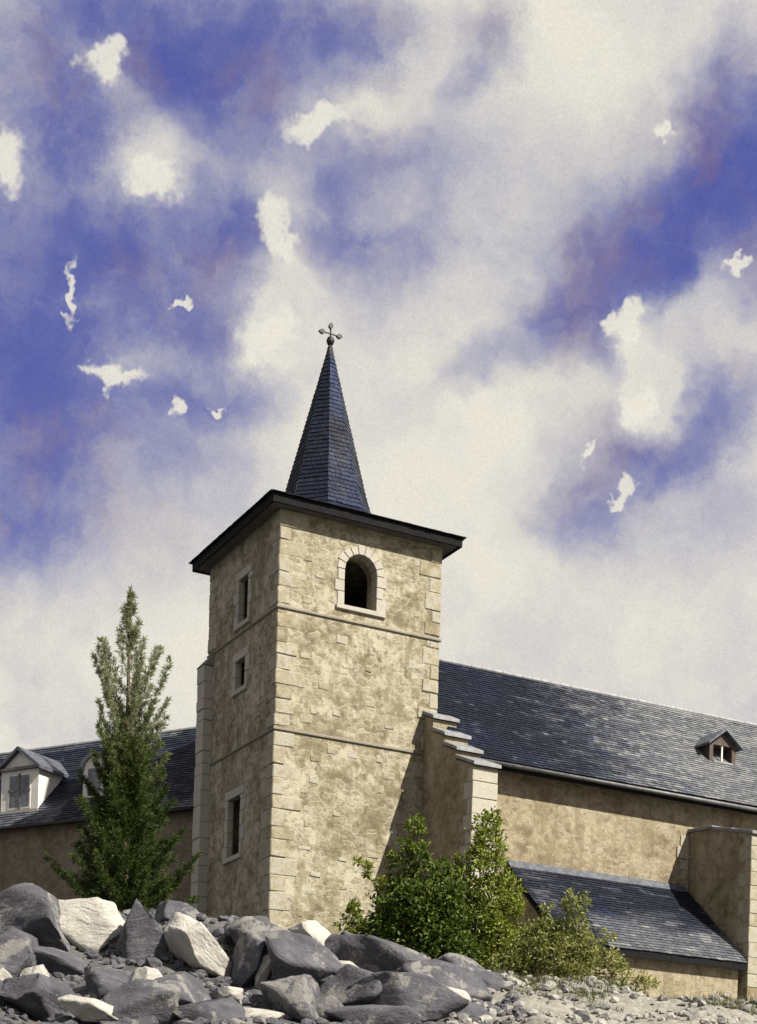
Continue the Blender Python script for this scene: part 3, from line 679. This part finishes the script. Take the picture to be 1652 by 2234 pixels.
# ------------------------------------------------------------------ house behind the tree
HB = 0.50
def build_house():
    p = ray(428, 1752)*63.6
    D = 8.0; ridge = 4.15; H = 6.0
    base_z = p.z+EYE-H
    T = empty('stone_house', (p.x, p.y, base_z), -HB, 'long brown stone house with dark slate roof and white gabled dormer, behind the conifer', 'house')
    def part(mb, name, m, parent=T, **k): return mb.build(name, m, parent, **k)
    x0, x1 = -17.0, .05; ov = .3; sl = ridge/(D/2)
    m = MB(); m.prism([(x0, 0, -2.5), (x0, D, -2.5), (x0, D, H-.05), (x0, D/2, H+ridge-.2), (x0, 0, H-.05)][::-1], (x1-x0, 0, 0)); part(m, 'wall', M['house'])
    th = .12; ez = H-ov*sl
    m = MB(); m.prism([(x0-.2, -ov, ez-th+.1), (x0-.2, D/2, H+ridge-th+.1), (x0-.2, D+ov, ez-th+.1), (x0-.2, D+ov, ez+.1), (x0-.2, D/2, H+ridge+.1), (x0-.2, -ov, ez+.1)], (x1-x0+.3, 0, 0)); roof = part(m, 'roof', M['black_wood'])
    m = MB(); rs = random.Random(51); V = Vector((0, D/2+ov, ridge+ov*sl)); L = V.length; V /= L
    def tn(u, v):
        x = u+x0; g = mnoise.noise((x*.4, v*.6, 22)); g2 = mnoise.noise((x*.7, v*2.2, 5))
        t = .2+.16*g
        if x < -6.6: t += .42*sm((1.7-v)/1.0+.4*g)
        if x < -3.4 and v > L-.55: t += .35
        if -2.9 < x and v < .5+.5*g: t += .5
        if g2 > .38: t += .2
        return (t, .16 if g < -.1 else .05)
    slates(m, (x0-.2, -ov-.03, ez+.1), (1, 0, 0), V, Vector((1, 0, 0)).cross(V), L-.01, lambda v: 0, lambda v: x1-x0+.3, .28, .18, tn, rng=rs)
    part(m, 'slate_covering', M['slate'], roof, kind='stuff', fix=False)
    m = MB(); m.tube([(x0-.2, D/2, H+ridge+.1), (x1+.1, D/2, H+ridge+.1)], .11, 8); part(m, 'ridge_cap', M['lead'], roof)
    m = MB(); m.tube([(x0, -ov-.08, ez+.03), (x1+.06, -ov-.08, ez)], .08, 10); part(m, 'gutter', M['iron'], smooth=True)
    # dormers
    def gable_dormer(xc, w, yf, zt, zp):
        zb = H+yf*sl+.1
        m = MB(); m.prism([(xc-w/2, yf, zb-.05), (xc+w/2, yf, zb-.05), (xc+w/2, yf, zt), (xc, yf, zp), (xc-w/2, yf, zt)], (0, 2.6, 0)); d = part(m, 'dormer', M['white_paint'])
        for sg in (-1, 1):
            m = MB(); ed = xc+sg*(w/2+.22); ed_z = zt-.12
            m.prism([(xc, yf-.22, zp+.0), (ed, yf-.22, ed_z), (ed, yf-.22, ed_z+.13), (xc, yf-.22, zp+.15)], (0, 3.0, 0)); part(m, 'hood_slope', M['slate_plain'], d)
        m = MB(); m.box(xc-w/2-.16, xc+w/2+.16, yf-.14, yf-.003, zt-.06, zt+.06); part(m, 'cornice', M['zinc'], d)
        hw = w*.30; z0, z1 = zb+.12, zt-.2
        wn = MB(); wn.box(xc-hw, xc+hw, yf-.02, yf+.05, z0, z1); wd = part(wn, 'window', M['white_paint'], d)
        zs = z0+(z1-z0)*.52
        for a, b in ((xc-hw+.07, xc-.06), (xc+.06, xc+hw-.07)):
            for c0, c1 in ((z0+.07, zs-.05), (zs+.05, z1-.07)):
                m = MB(); m.box(a, b, yf-.025, yf+.03, c0, c1); part(m, 'pane', M['pane'], d)
        m = MB(); m.box(xc-.055, xc+.055, yf-.05, yf-.023, z0, z1); part(m, 'mullion', M['zinc'], d)
        m = MB(); m.box(xc-hw, xc-.057, yf-.05, yf-.0232, zs-.045, zs+.045); m.box(xc+.057, xc+hw, yf-.05, yf-.0232, zs-.045, zs+.045); part(m, 'transom', M['zinc'], d)
        m = MB(); m.box(xc-w/2-.08, xc+w/2+.08, yf-.12, yf+.05, zb-.09, zb+.03); part(m, 'sill', M['pale_stone'], d)
    gable_dormer(-9.25, 2.0, .45, H+2.35, H+3.1)
    # small round-headed dormer half behind the tree
    xc, w, yf = -5.55, 1.15, .7; zb = H+yf*sl+.1; n = 10
    m = MB(); zs = zb+1.15
    m.prism([(xc-w/2, yf, zb-.05), (xc+w/2, yf, zb-.05)]+[(xc+w/2*math.cos(math.pi*k/n), yf, zs+w/2*math.sin(math.pi*k/n)) for k in range(n+1)], (0, 2.2, 0)); d = part(m, 'round_dormer', M['white_paint'])
    m = MB(); m.prism([(xc+r*math.cos(t), yf-.1, zs+r*math.sin(t)) for r, ts in ((w/2+.16, range(n+1)), (w/2+.005, range(n, -1, -1))) for t in [math.pi*k/n for k in ts]], (0, 2.3, 0)); part(m, 'lead_hood', M['lead'], d)
    m = MB(); m.box(xc-.32, xc+.32, yf-.02, yf+.03, zb+.15, zs+.1); part(m, 'pane', M['pane'], d)
build_house()

# ------------------------------------------------------------------ rocks
def boulder(name, loc, size, rot, m, seed, cuts=15, sub=4, rough=.05):
    rg = random.Random(seed); bm = bmesh.new(); bmesh.ops.create_icosphere(bm, subdivisions=sub, radius=1.0)
    planes = []
    for _ in range(cuts):
        n = Vector((rg.gauss(0, 1), rg.gauss(0, 1), rg.gauss(0, 1))).normalized(); planes.append((n, rg.uniform(.46, .78)))
    for v in bm.verts:
        for n, d in planes:
            k = v.co.dot(n)
            if k > d: v.co -= n*(k-d)
        q = v.co*1.7+Vector((seed*3.7, 0, 0))
        v.co += v.co.normalized()*(rough*mnoise.noise(q*1.3)+rough*.6*mnoise.noise(q*3.5)+rough*.35*mnoise.noise(q*8))
        v.co = Vector((v.co.x*size[0], v.co.y*size[1], v.co.z*size[2]))
    for e in bm.edges:
        if len(e.link_faces) == 2: e.smooth = e.calc_face_angle() < math.radians(24)
    for f in bm.faces: f.smooth = True
    me = bpy.data.meshes.new(name); bm.to_mesh(me); bm.free(); me.materials.append(m)
    o = bpy.data.objects.new(name, me); COL.objects.link(o); o.location = loc; o.rotation_euler = rot
    return o
def rock_at(u, v, wpx, hpx, tilt, m, seed, label=None, group=None, name='boulder', depth=.8, lift=.0, fwd=0.0, grow=1.3):
    """a rock of the given picture size resting on the bank; tilt turns it in the plane of the slope"""
    g = on_ground(u, v+hpx*.25); g.y -= fwd
    k = g.y/F; sx, sz = wpx*k/2*grow, hpx*k/2*grow; sy = depth*min(sx, sz*1.6)
    d = ray(u, v); z = d.z*g.y+EYE
    z = min(z, hgt(d.x*g.y, g.y, False)+sz*(.6 if grow < 1.5 else .32)+lift)
    o = boulder(name, (d.x*g.y, g.y, z), (sx, sy, sz), (R.uniform(-.15, .15), -tilt, R.uniform(-.2, .2)), m, seed)
    return tag(o, label, 'rock', group)
pale = [(190, 2024, 195, 120, -.10, 'broad pale boulder with flat top at the foot of the conifer', 3),
        (428, 2064, 205, 112, -.72, 'long pale slab leaning down the bank below the dark side of the tower', 8),
        (688, 2056, 125, 84, -.35, 'bright pale boulder on the crest below the tower front', 14),
        (330, 2150, 80, 112, .35, 'upright ragged pale rock among dark rocks below the leaning slab', 20),
        (82, 2132, 64, 74, -.75, 'small pale wedge below the left edge of the broad boulder', 26),
        (195, 2205, 120, 70, -.2, 'low pale rock at the foot of the bank below the broad boulder', 31),
        (577, 2122, 38, 92, -.45, 'thin upright pale sliver leaning on a ribbed grey rock', 37),
        (560, 2222, 130, 42, .1, 'half-buried low pale rock at the foot of the bank near the grey dome', 43),
        (4, 2150, 50, 80, .0, 'pale rock beside the small wedge, cut off by the picture edge', 49),
        (752, 2112, 62, 40, -.3, 'small pale stone just below the bright crest boulder', 55),
        (500, 2175, 60, 60, -.5, 'pale broken block at the lower end of the leaning slab', 61),
        (985, 2176, 70, 44, -.2, 'pale flat-faced stone where the dark rocks give way to rubble', 67)]
for u, v, w, h, t, lab, sd_ in pale:
    rock_at(u, v, w, h, t, M['rock_pale'], sd_, lab, fwd=1.0 if w*h > 6000 else .5, lift=.3 if w*h > 6000 else .1)
rock_at(712, 2205, 100, 70, .0, M['rock_mid'], 71, 'smooth grey domed rock near the foot of the bank')
rock_at(880, 2165, 80, 40, -.2, M['rock_mid'], 73, 'grey ledge stone between two bluish rocks')
DL, DG = 'dark grey rock wedged between larger rocks low on the bank', 'dark rocks packed low on the bank'
dark = [(55, 2025, 200, 150, .2, 'big rounded dark rock left of the broad pale boulder'), (75, 2185, 150, 95, -.3, 'dark rock just below the small pale wedge'),
        (302, 2066, 84, 150, .1, 'pointed dark rock standing between the broad pale boulder and the leaning pale slab'), (250, 2155, 120, 80, -.4, 'flat-topped dark rock in front of the pointed dark rock'),
        (400, 2190, 130, 100, -.5, 'humped dark rock under the lower end of the leaning pale slab'), (600, 2078, 140, 84, -.45, 'long dark rock on the crest right below the tower corner'),
        (545, 2115, 75, 105, -.3, 'upright dark rock beside the leaning pale slab, tower side'), (655, 2135, 140, 100, -.6, 'large ribbed dark rock behind the thin pale sliver'), (715, 2150, 100, 70, -.4), 
        (845, 2108, 190, 85, -.35, 'long low bluish-grey rock at the foot of the dark green shrub'), (790, 2170, 150, 100, -.3), (950, 2150, 150, 70, -.3, 'tapering dark rock below the tall yellow-green shrub'), (900, 2205, 200, 90, -.1, 'wide dark rock at the foot of the bank beside the pale rubble'),
        (320, 2215, 160, 90, .2), (455, 2222, 150, 80, .0), (640, 2190, 130, 90, -.3, 'dark rock beside the smooth grey dome'), (120, 2104, 120, 60, -.2, 'long dark rock lying across the front of the broad pale boulder'), (20, 2100, 120, 110, .1, 'dark rock under the big rounded rock'), (1040, 2150, 110, 50, -.25, 'last dark rock before the pale rubble, under the low olive shrub'), (830, 2220, 150, 60, 0),
        (-60, 2010, 130, 120, .1), (-70, 2180, 160, 130, 0), (540, 2045, 70, 70, -.2), (770, 2078, 90, 50, -.4), (250, 2225, 120, 60, 0), (985, 2216, 130, 60, 0), (390, 2010, 90, 60, 0, 'small dark rock on the crest between conifer and tower'), (1000, 2122, 120, 50, -.3)]
for i, (u, v, w, h, t, *lab) in enumerate(dark):
    rock_at(u, v, w, h, t, M['rock_dark'], 101+i*3, lab[0] if lab else DL, None if lab else DG, name='rock', depth=1.15, grow=1.75)
def build_rubble():
    """loose stones between the rocks and the pale scree on the right of the bank"""
    rg = random.Random(77); protos = []
    for k in range(8):
        bm = bmesh.new(); bmesh.ops.create_icosphere(bm, subdivisions=1, radius=1.0)
        pl = [(Vector((rg.gauss(0, 1), rg.gauss(0, 1), rg.gauss(0, 1))).normalized(), rg.uniform(.45, .75)) for _ in range(7)]
        for v in bm.verts:
            for n, d in pl:
                q = v.co.dot(n)
                if q > d: v.co -= n*(q-d)
        bm.faces.ensure_lookup_table(); bm.verts.index_update()
        protos.append(([v.co.copy() for v in bm.verts], [tuple(v.index for v in f.verts) for f in bm.faces])); bm.free()
    for name, m, n, xr, lab, szr in (('pale_rubble', M['rock_scree'], 1500, (1.2, 17), 'pale loose stones strewn over the right of the bank', (.04, .19)), ('grey_rubble', M['rock_dark'], 4600, (-19, 3.2), 'dark grey loose stones lying between the rocks', (.05, .20)), ('mixed_rubble', M['rock_mid'], 900, (-13, 14), 'mid grey loose stones scattered over the bank', (.05, .16))):
        mb = MB()
        for _ in range(n):
            x = rg.uniform(*xr); y = rg.uniform(33, 47) if name != 'grey_rubble' else rg.uniform(32, 46)
            s = rg.uniform(*szr)*(1.7 if rg.random() < .06 else 1); vs, fs = protos[rg.randrange(8)]
            rot = Matrix.Rotation(rg.uniform(0, 6.3), 3, 'Z') @ Matrix.Rotation(rg.uniform(-.6, .6), 3, 'X'); c = Vector((x, y, hgt(x, y)+s*.12))
            mb.add([c+rot @ Vector((v.x*s*1.25, v.y*s, v.z*s*.75)) for v in vs], fs)
        tag(mb.build(name, m, fix=False), lab, None, kind='stuff')
build_rubble()

# ------------------------------------------------------------------ plants
def leafquad(mb, c, d, n, L, w, tone):
    """a pointed leaf folded along its rib"""
    d = d.normalized(); s = d.cross(n)
    s = s.normalized() if s.length > 1e-4 else Vector((1, 0, 0)); up = s.cross(d)*.18*w
    mb.add([c, c+d*L*.45+s*w*.5+up, c+d*L, c+d*L*.45-s*w*.5+up], [(0, 1, 2), (0, 2, 3)])
    mb.tone += [(tone, 0, 0, 1)]*4
def rv(rg): return Vector((rg.gauss(0, 1), rg.gauss(0, 1), rg.gauss(0, 1))).normalized()
def build_conifer():
    rg = random.Random(3); d = ray(272, 1990); Y = 50.5
    gx, gy = d.x*Y, Y; gz = hgt(gx, gy)
    top = ray(284, 1284)*Y; H = top.z+EYE-gz; lean = top.x-gx
    T = empty('conifer_tree', (gx, gy, gz), 0, 'young green conifer with thin pale top in front of the stone house', 'tree')
    k = Y/F
    axis = lambda h: Vector((lean*(h/H), 0, h))
    m = MB(); m.tube([axis(-.4)]+[axis(H*t) for t in (.0, .2, .4, .6, .8, 1.0)], [.20, .17, .135, .105, .075, .045, .01], 8); m.build('trunk', M['bark'], T, smooth=True)
    # radius of the crown against height, read from its outline
    hs = [(2010-v)*k for v in (2000, 1960, 1910, 1850, 1790, 1720, 1640, 1560, 1500, 1450, 1410, 1370, 1330, 1284)]
    rs_ = [r*k for r in (95, 135, 155, 130, 115, 92, 86, 84, 88, 84, 56, 30, 12, 5)]
    Rf = lambda h: float(np.interp(h, hs, rs_))
    br = MB(); nd = MB(); nd.tone = []; nb = 150
    for i in range(nb):
        t = ((i+.5)/nb)**1.25*.97+.01; h = H*t; az = i*2.39996+rg.uniform(-.35, .35); out = Vector((math.cos(az), math.sin(az), 0))
        Rr = Rf(h)*(rg.uniform(.62, 1.0) if rg.random() < .7 else rg.uniform(1.0, 1.2)); steep = min(1.15, .12+1.35*t**.9+rg.uniform(-.15, .15))
        if t > .5 and rg.random() < .38: continue
        if t > .86: Rr = min(Rr, .30)
        rise = math.tan(steep)*Rr; p = axis(max(.25, h-rise*(.35+.5*t))); nseg = max(5, int(math.hypot(Rr, rise)/.14)); pts = [p]
        for s in range(1, nseg+1):
            q = s/nseg; bow = (q**1.4 if t < .5 else q)
            pts.append(p+out*(Rr*(q if t < .5 else q**.85))+Vector((rg.uniform(-.02, .02), rg.uniform(-.02, .02), rise*bow-.12*Rr*math.sin(q*math.pi)*(1-t))))
        br.tube(pts, [max(.006, .030*(1-s/len(pts))*(1.1-t)) for s in range(len(pts))], 4, False)
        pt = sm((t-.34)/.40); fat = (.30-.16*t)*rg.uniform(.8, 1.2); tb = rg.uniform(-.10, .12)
        for s in range(1, len(pts)):
            q = s/(len(pts)-1); dirb = (pts[s]-pts[s-1]).normalized(); wd = fat*(1-.72*q)+.03
            for _ in range(5 if t < .5 else 4):
                a = pts[s-1].lerp(pts[s], rg.random()); tw = (dirb*1.0+rv(rg)*.6).normalized(); tl = wd*rg.uniform(.7, 1.5)
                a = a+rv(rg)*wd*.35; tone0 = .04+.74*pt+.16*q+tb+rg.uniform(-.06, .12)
                for j in range(14):
                    b = a+tw*tl*(j/14); dd = (tw*.9+rv(rg)*.8).normalized()
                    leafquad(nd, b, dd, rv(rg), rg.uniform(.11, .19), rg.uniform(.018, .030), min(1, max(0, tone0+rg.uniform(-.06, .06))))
    for j in range(5200):                       # dense inner sprays of the lower crown
        h = H*.54*rg.random()**.95; rr = Rf(h)*.62*rg.random()**.5*(1-.45*(h/H)); az = rg.uniform(0, 6.283)
        a = axis(h)+Vector((math.cos(az)*rr, math.sin(az)*rr, 0)); tw = (Vector((math.cos(az), math.sin(az), .55))+rv(rg)*.5).normalized()
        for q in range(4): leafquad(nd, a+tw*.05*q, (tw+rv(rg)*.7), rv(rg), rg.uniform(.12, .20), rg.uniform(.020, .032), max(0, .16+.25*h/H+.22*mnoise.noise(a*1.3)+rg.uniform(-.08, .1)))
    for j in range(420):
        h = H*rg.uniform(.80, 1.0); a = axis(h)+rv(rg)*.05*(1.3-h/H)*2; leafquad(nd, a, (Vector((0, 0, 1.1))+rv(rg)*.6), rv(rg), rg.uniform(.10, .18), .04, min(1, rg.uniform(.6, .85)))
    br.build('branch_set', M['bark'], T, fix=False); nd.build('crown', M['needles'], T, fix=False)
build_conifer()
def shrub(name, label, u, v_base, Y, envelope, nst, nleaf, leafL, leafm, tone, seed, stray=.25, depth=1.0, blossoms=()):
    """envelope: picture outline (u, v, radius in pixels) of leaf masses; each becomes a clump carried by stems"""
    rg = random.Random(seed); d = ray(u, v_base); base = Vector((d.x*Y, Y, hgt(d.x*Y, Y)))
    T = empty(name, base, 0, label, 'shrub', None); k = Y/F
    st = MB(); lf = MB(); lf.tone = []
    tot = sum(r*r for _, _, r, *_ in envelope)
    for e in envelope:
        eu, ev, er = e[:3]; dt = e[3] if len(e) > 3 else 0.0
        q = ray(eu, ev); yy = Y+rg.uniform(-.5, .5)*er*k*depth; c = Vector((q.x*yy, yy, q.z*yy+EYE))-base; rad = er*k
        n = max(20, int(nleaf*er*er/tot)); ns = max(2, int(nst*er*er/tot)+1)
        for s in range(ns):                        # stems into the clump
            tip = c+Vector((rg.uniform(-.7, .7)*rad, rg.uniform(-.6, .6)*rad, rg.uniform(-.2, .8)*rad)); root = Vector((rg.uniform(-.25, .25), rg.uniform(-.2, .2), -.15))
            mid = root.lerp(tip, .5)+Vector((rg.uniform(-.1, .1), rg.uniform(-.1, .1), .12*tip.length)); st.tube([root, root.lerp(mid, .6)+Vector((0, 0, .05)), mid, mid.lerp(tip, .55), tip], [.022, .018, .014, .010, .004], 5, False)
        tufts = [c+rv(rg)*rad*rg.uniform(.25, 1.0)**.6*Vector((1, depth, 1)).length/1.73 for _ in range(max(4, n//16))]
        for j in range(n):
            tc = rg.choice(tufts); pos = tc+rv(rg)*rad*stray*rg.random()+rv(rg)*.06
            outw = (pos-c); outw = outw.normalized() if outw.length > 1e-3 else rv(rg)
            dd = (outw*.6+rv(rg)*.8+Vector((0, 0, .1))); nn = (Vector((0, 0, 1))*.8+rv(rg)*.7)
            leafquad(lf, pos, dd, nn, leafL*rg.uniform(.65, 1.25), leafL*rg.uniform(.42, .62), min(1, max(0, tone+dt+rg.gauss(0, .15)+.18*mnoise.noise(pos*2.1))))
    st.build('stem_set', M['bark'], T, fix=False); lf.build('foliage', leafm, T, fix=False)
    for bu, bv, brad in blossoms:
        q = ray(bu, bv); yy = Y-.75*depth; c = Vector((q.x*yy, yy, q.z*yy+EYE))-base; b = MB(); rad = brad*k
        for j in range(int(60+brad*4)):
            p = c+rv(rg)*rad*1.15*rg.random()**.8; a = (rv(rg)+Vector((.3, -.6, .5))).normalized(); x = a.cross(rv(rg)).normalized(); y = a.cross(x); r = rg.uniform(.015, .030)
            b.add([p+(x*math.cos(z)+y*math.sin(z))*r for z in (0, 1.257, 2.513, 3.77, 5.027)], [(0, 1, 2, 3, 4)])
        b.build('blossom', M['blossom'], T, fix=False)
shrub('leafy_shrub', 'dark green leafy shrub with straggling shoots against the sunlit tower face', 900, 2100, 50.5,
      [(905, 1800, 22, .1), (885, 1850, 22), (915, 1870, 26), (860, 1875, 16, .25), (800, 1900, 16, .3), (830, 1930, 16, .3), (880, 1920, 40), (900, 1975, 62, -.12), (850, 2000, 52, -.05), (950, 2010, 70, -.1), (880, 2050, 75, -.18), (960, 2060, 70, -.12),
       (800, 2040, 42, .05), (775, 1990, 22, .25), (765, 2045, 20, .2), (940, 1960, 40), (960, 1900, 30), (985, 1950, 36, -.1), (820, 2075, 46, 0), (1000, 2085, 50, -.1), (930, 1840, 14, .2), (780, 1875, 9, .3), (745, 2010, 10, .3)], 60, 17500, .165, M['leaf_dark'], .42, 61, .34, .9)
shrub('tall_shrub', 'tall yellow-green shrub growing up beside the stepped buttress', 1060, 2115, 51.2,
      [(1062, 1800, 36, .05), (1070, 1850, 40, .05), (1072, 1905, 44, 0), (1020, 1880, 26, -.1), (1010, 1930, 40, -.25), (1070, 1960, 48, .05), (1040, 2010, 58, -.15), (1090, 2030, 46, .1), (1030, 2070, 56, -.1), (1100, 2080, 40, .1), (1000, 1985, 40, -.2), (1125, 1935, 24, .15), (1115, 1985, 34, .1), (985, 2040, 46, -.2), (1040, 1840, 18, 0), (1130, 2060, 36, .15), (1060, 2105, 46, -.05)], 46, 12500, .15, M['leaf_lime'], .42, 62, .36, .9)
shrub('low_shrub', 'low pale olive-green shrub in front of the lean-to roof', 1220, 2130, 49.0,
      [(1255, 1975, 30, .05), (1250, 2020, 34, .1), (1215, 2050, 44, 0), (1160, 2060, 48, -.12), (1280, 2070, 40, .15), (1140, 2090, 44, -.2), (1220, 2095, 50, 0), (1290, 2100, 36, .15), (1335, 2090, 24, .3), (1180, 2030, 26, 0), (1110, 2110, 40, -.1), (1350, 2125, 34, .25), (1250, 2125, 44, .1), (1410, 2145, 24, .3), (1190, 1985, 16, .1), (1330, 2040, 14, .3)], 40, 9000, .13, M['leaf_olive'], .45, 63, .42, .8)
def build_grass():
    rg = random.Random(15); mb = MB(); mb.tone = []
    n = 0
    while n < 6500:
        x = rg.uniform(-13, 15); y = rg.uniform(40.5, 54)
        dn = mnoise.noise((x*.5, y*.4, 31))+(.25 if 3 < x < 12 else -.1)
        if dn < .02: continue
        cl = Vector((x, y, hgt(x, y)-.02)); n += 1; t0 = rg.uniform(.2, .8)
        for j in range(7):
            a = Vector((rg.gauss(0, .45), rg.gauss(0, .45), 1)).normalized(); b = cl+Vector((rg.uniform(-.08, .08), rg.uniform(-.08, .08), 0)); L = rg.uniform(.10, .30)
            s = a.cross(rv(rg)).normalized()*.012
            mb.add([b-s, b+s, b+a*L+Vector((0, 0, -L*.1))], [(0, 1, 2)]); mb.tone += [(min(1, max(0, t0+rg.uniform(-.15, .15))), 0, 0, 1)]*3
    tag(mb.build('grass', M['grass'], fix=False), 'thin dry grass growing along the top of the bank', None, kind='stuff')
build_grass()
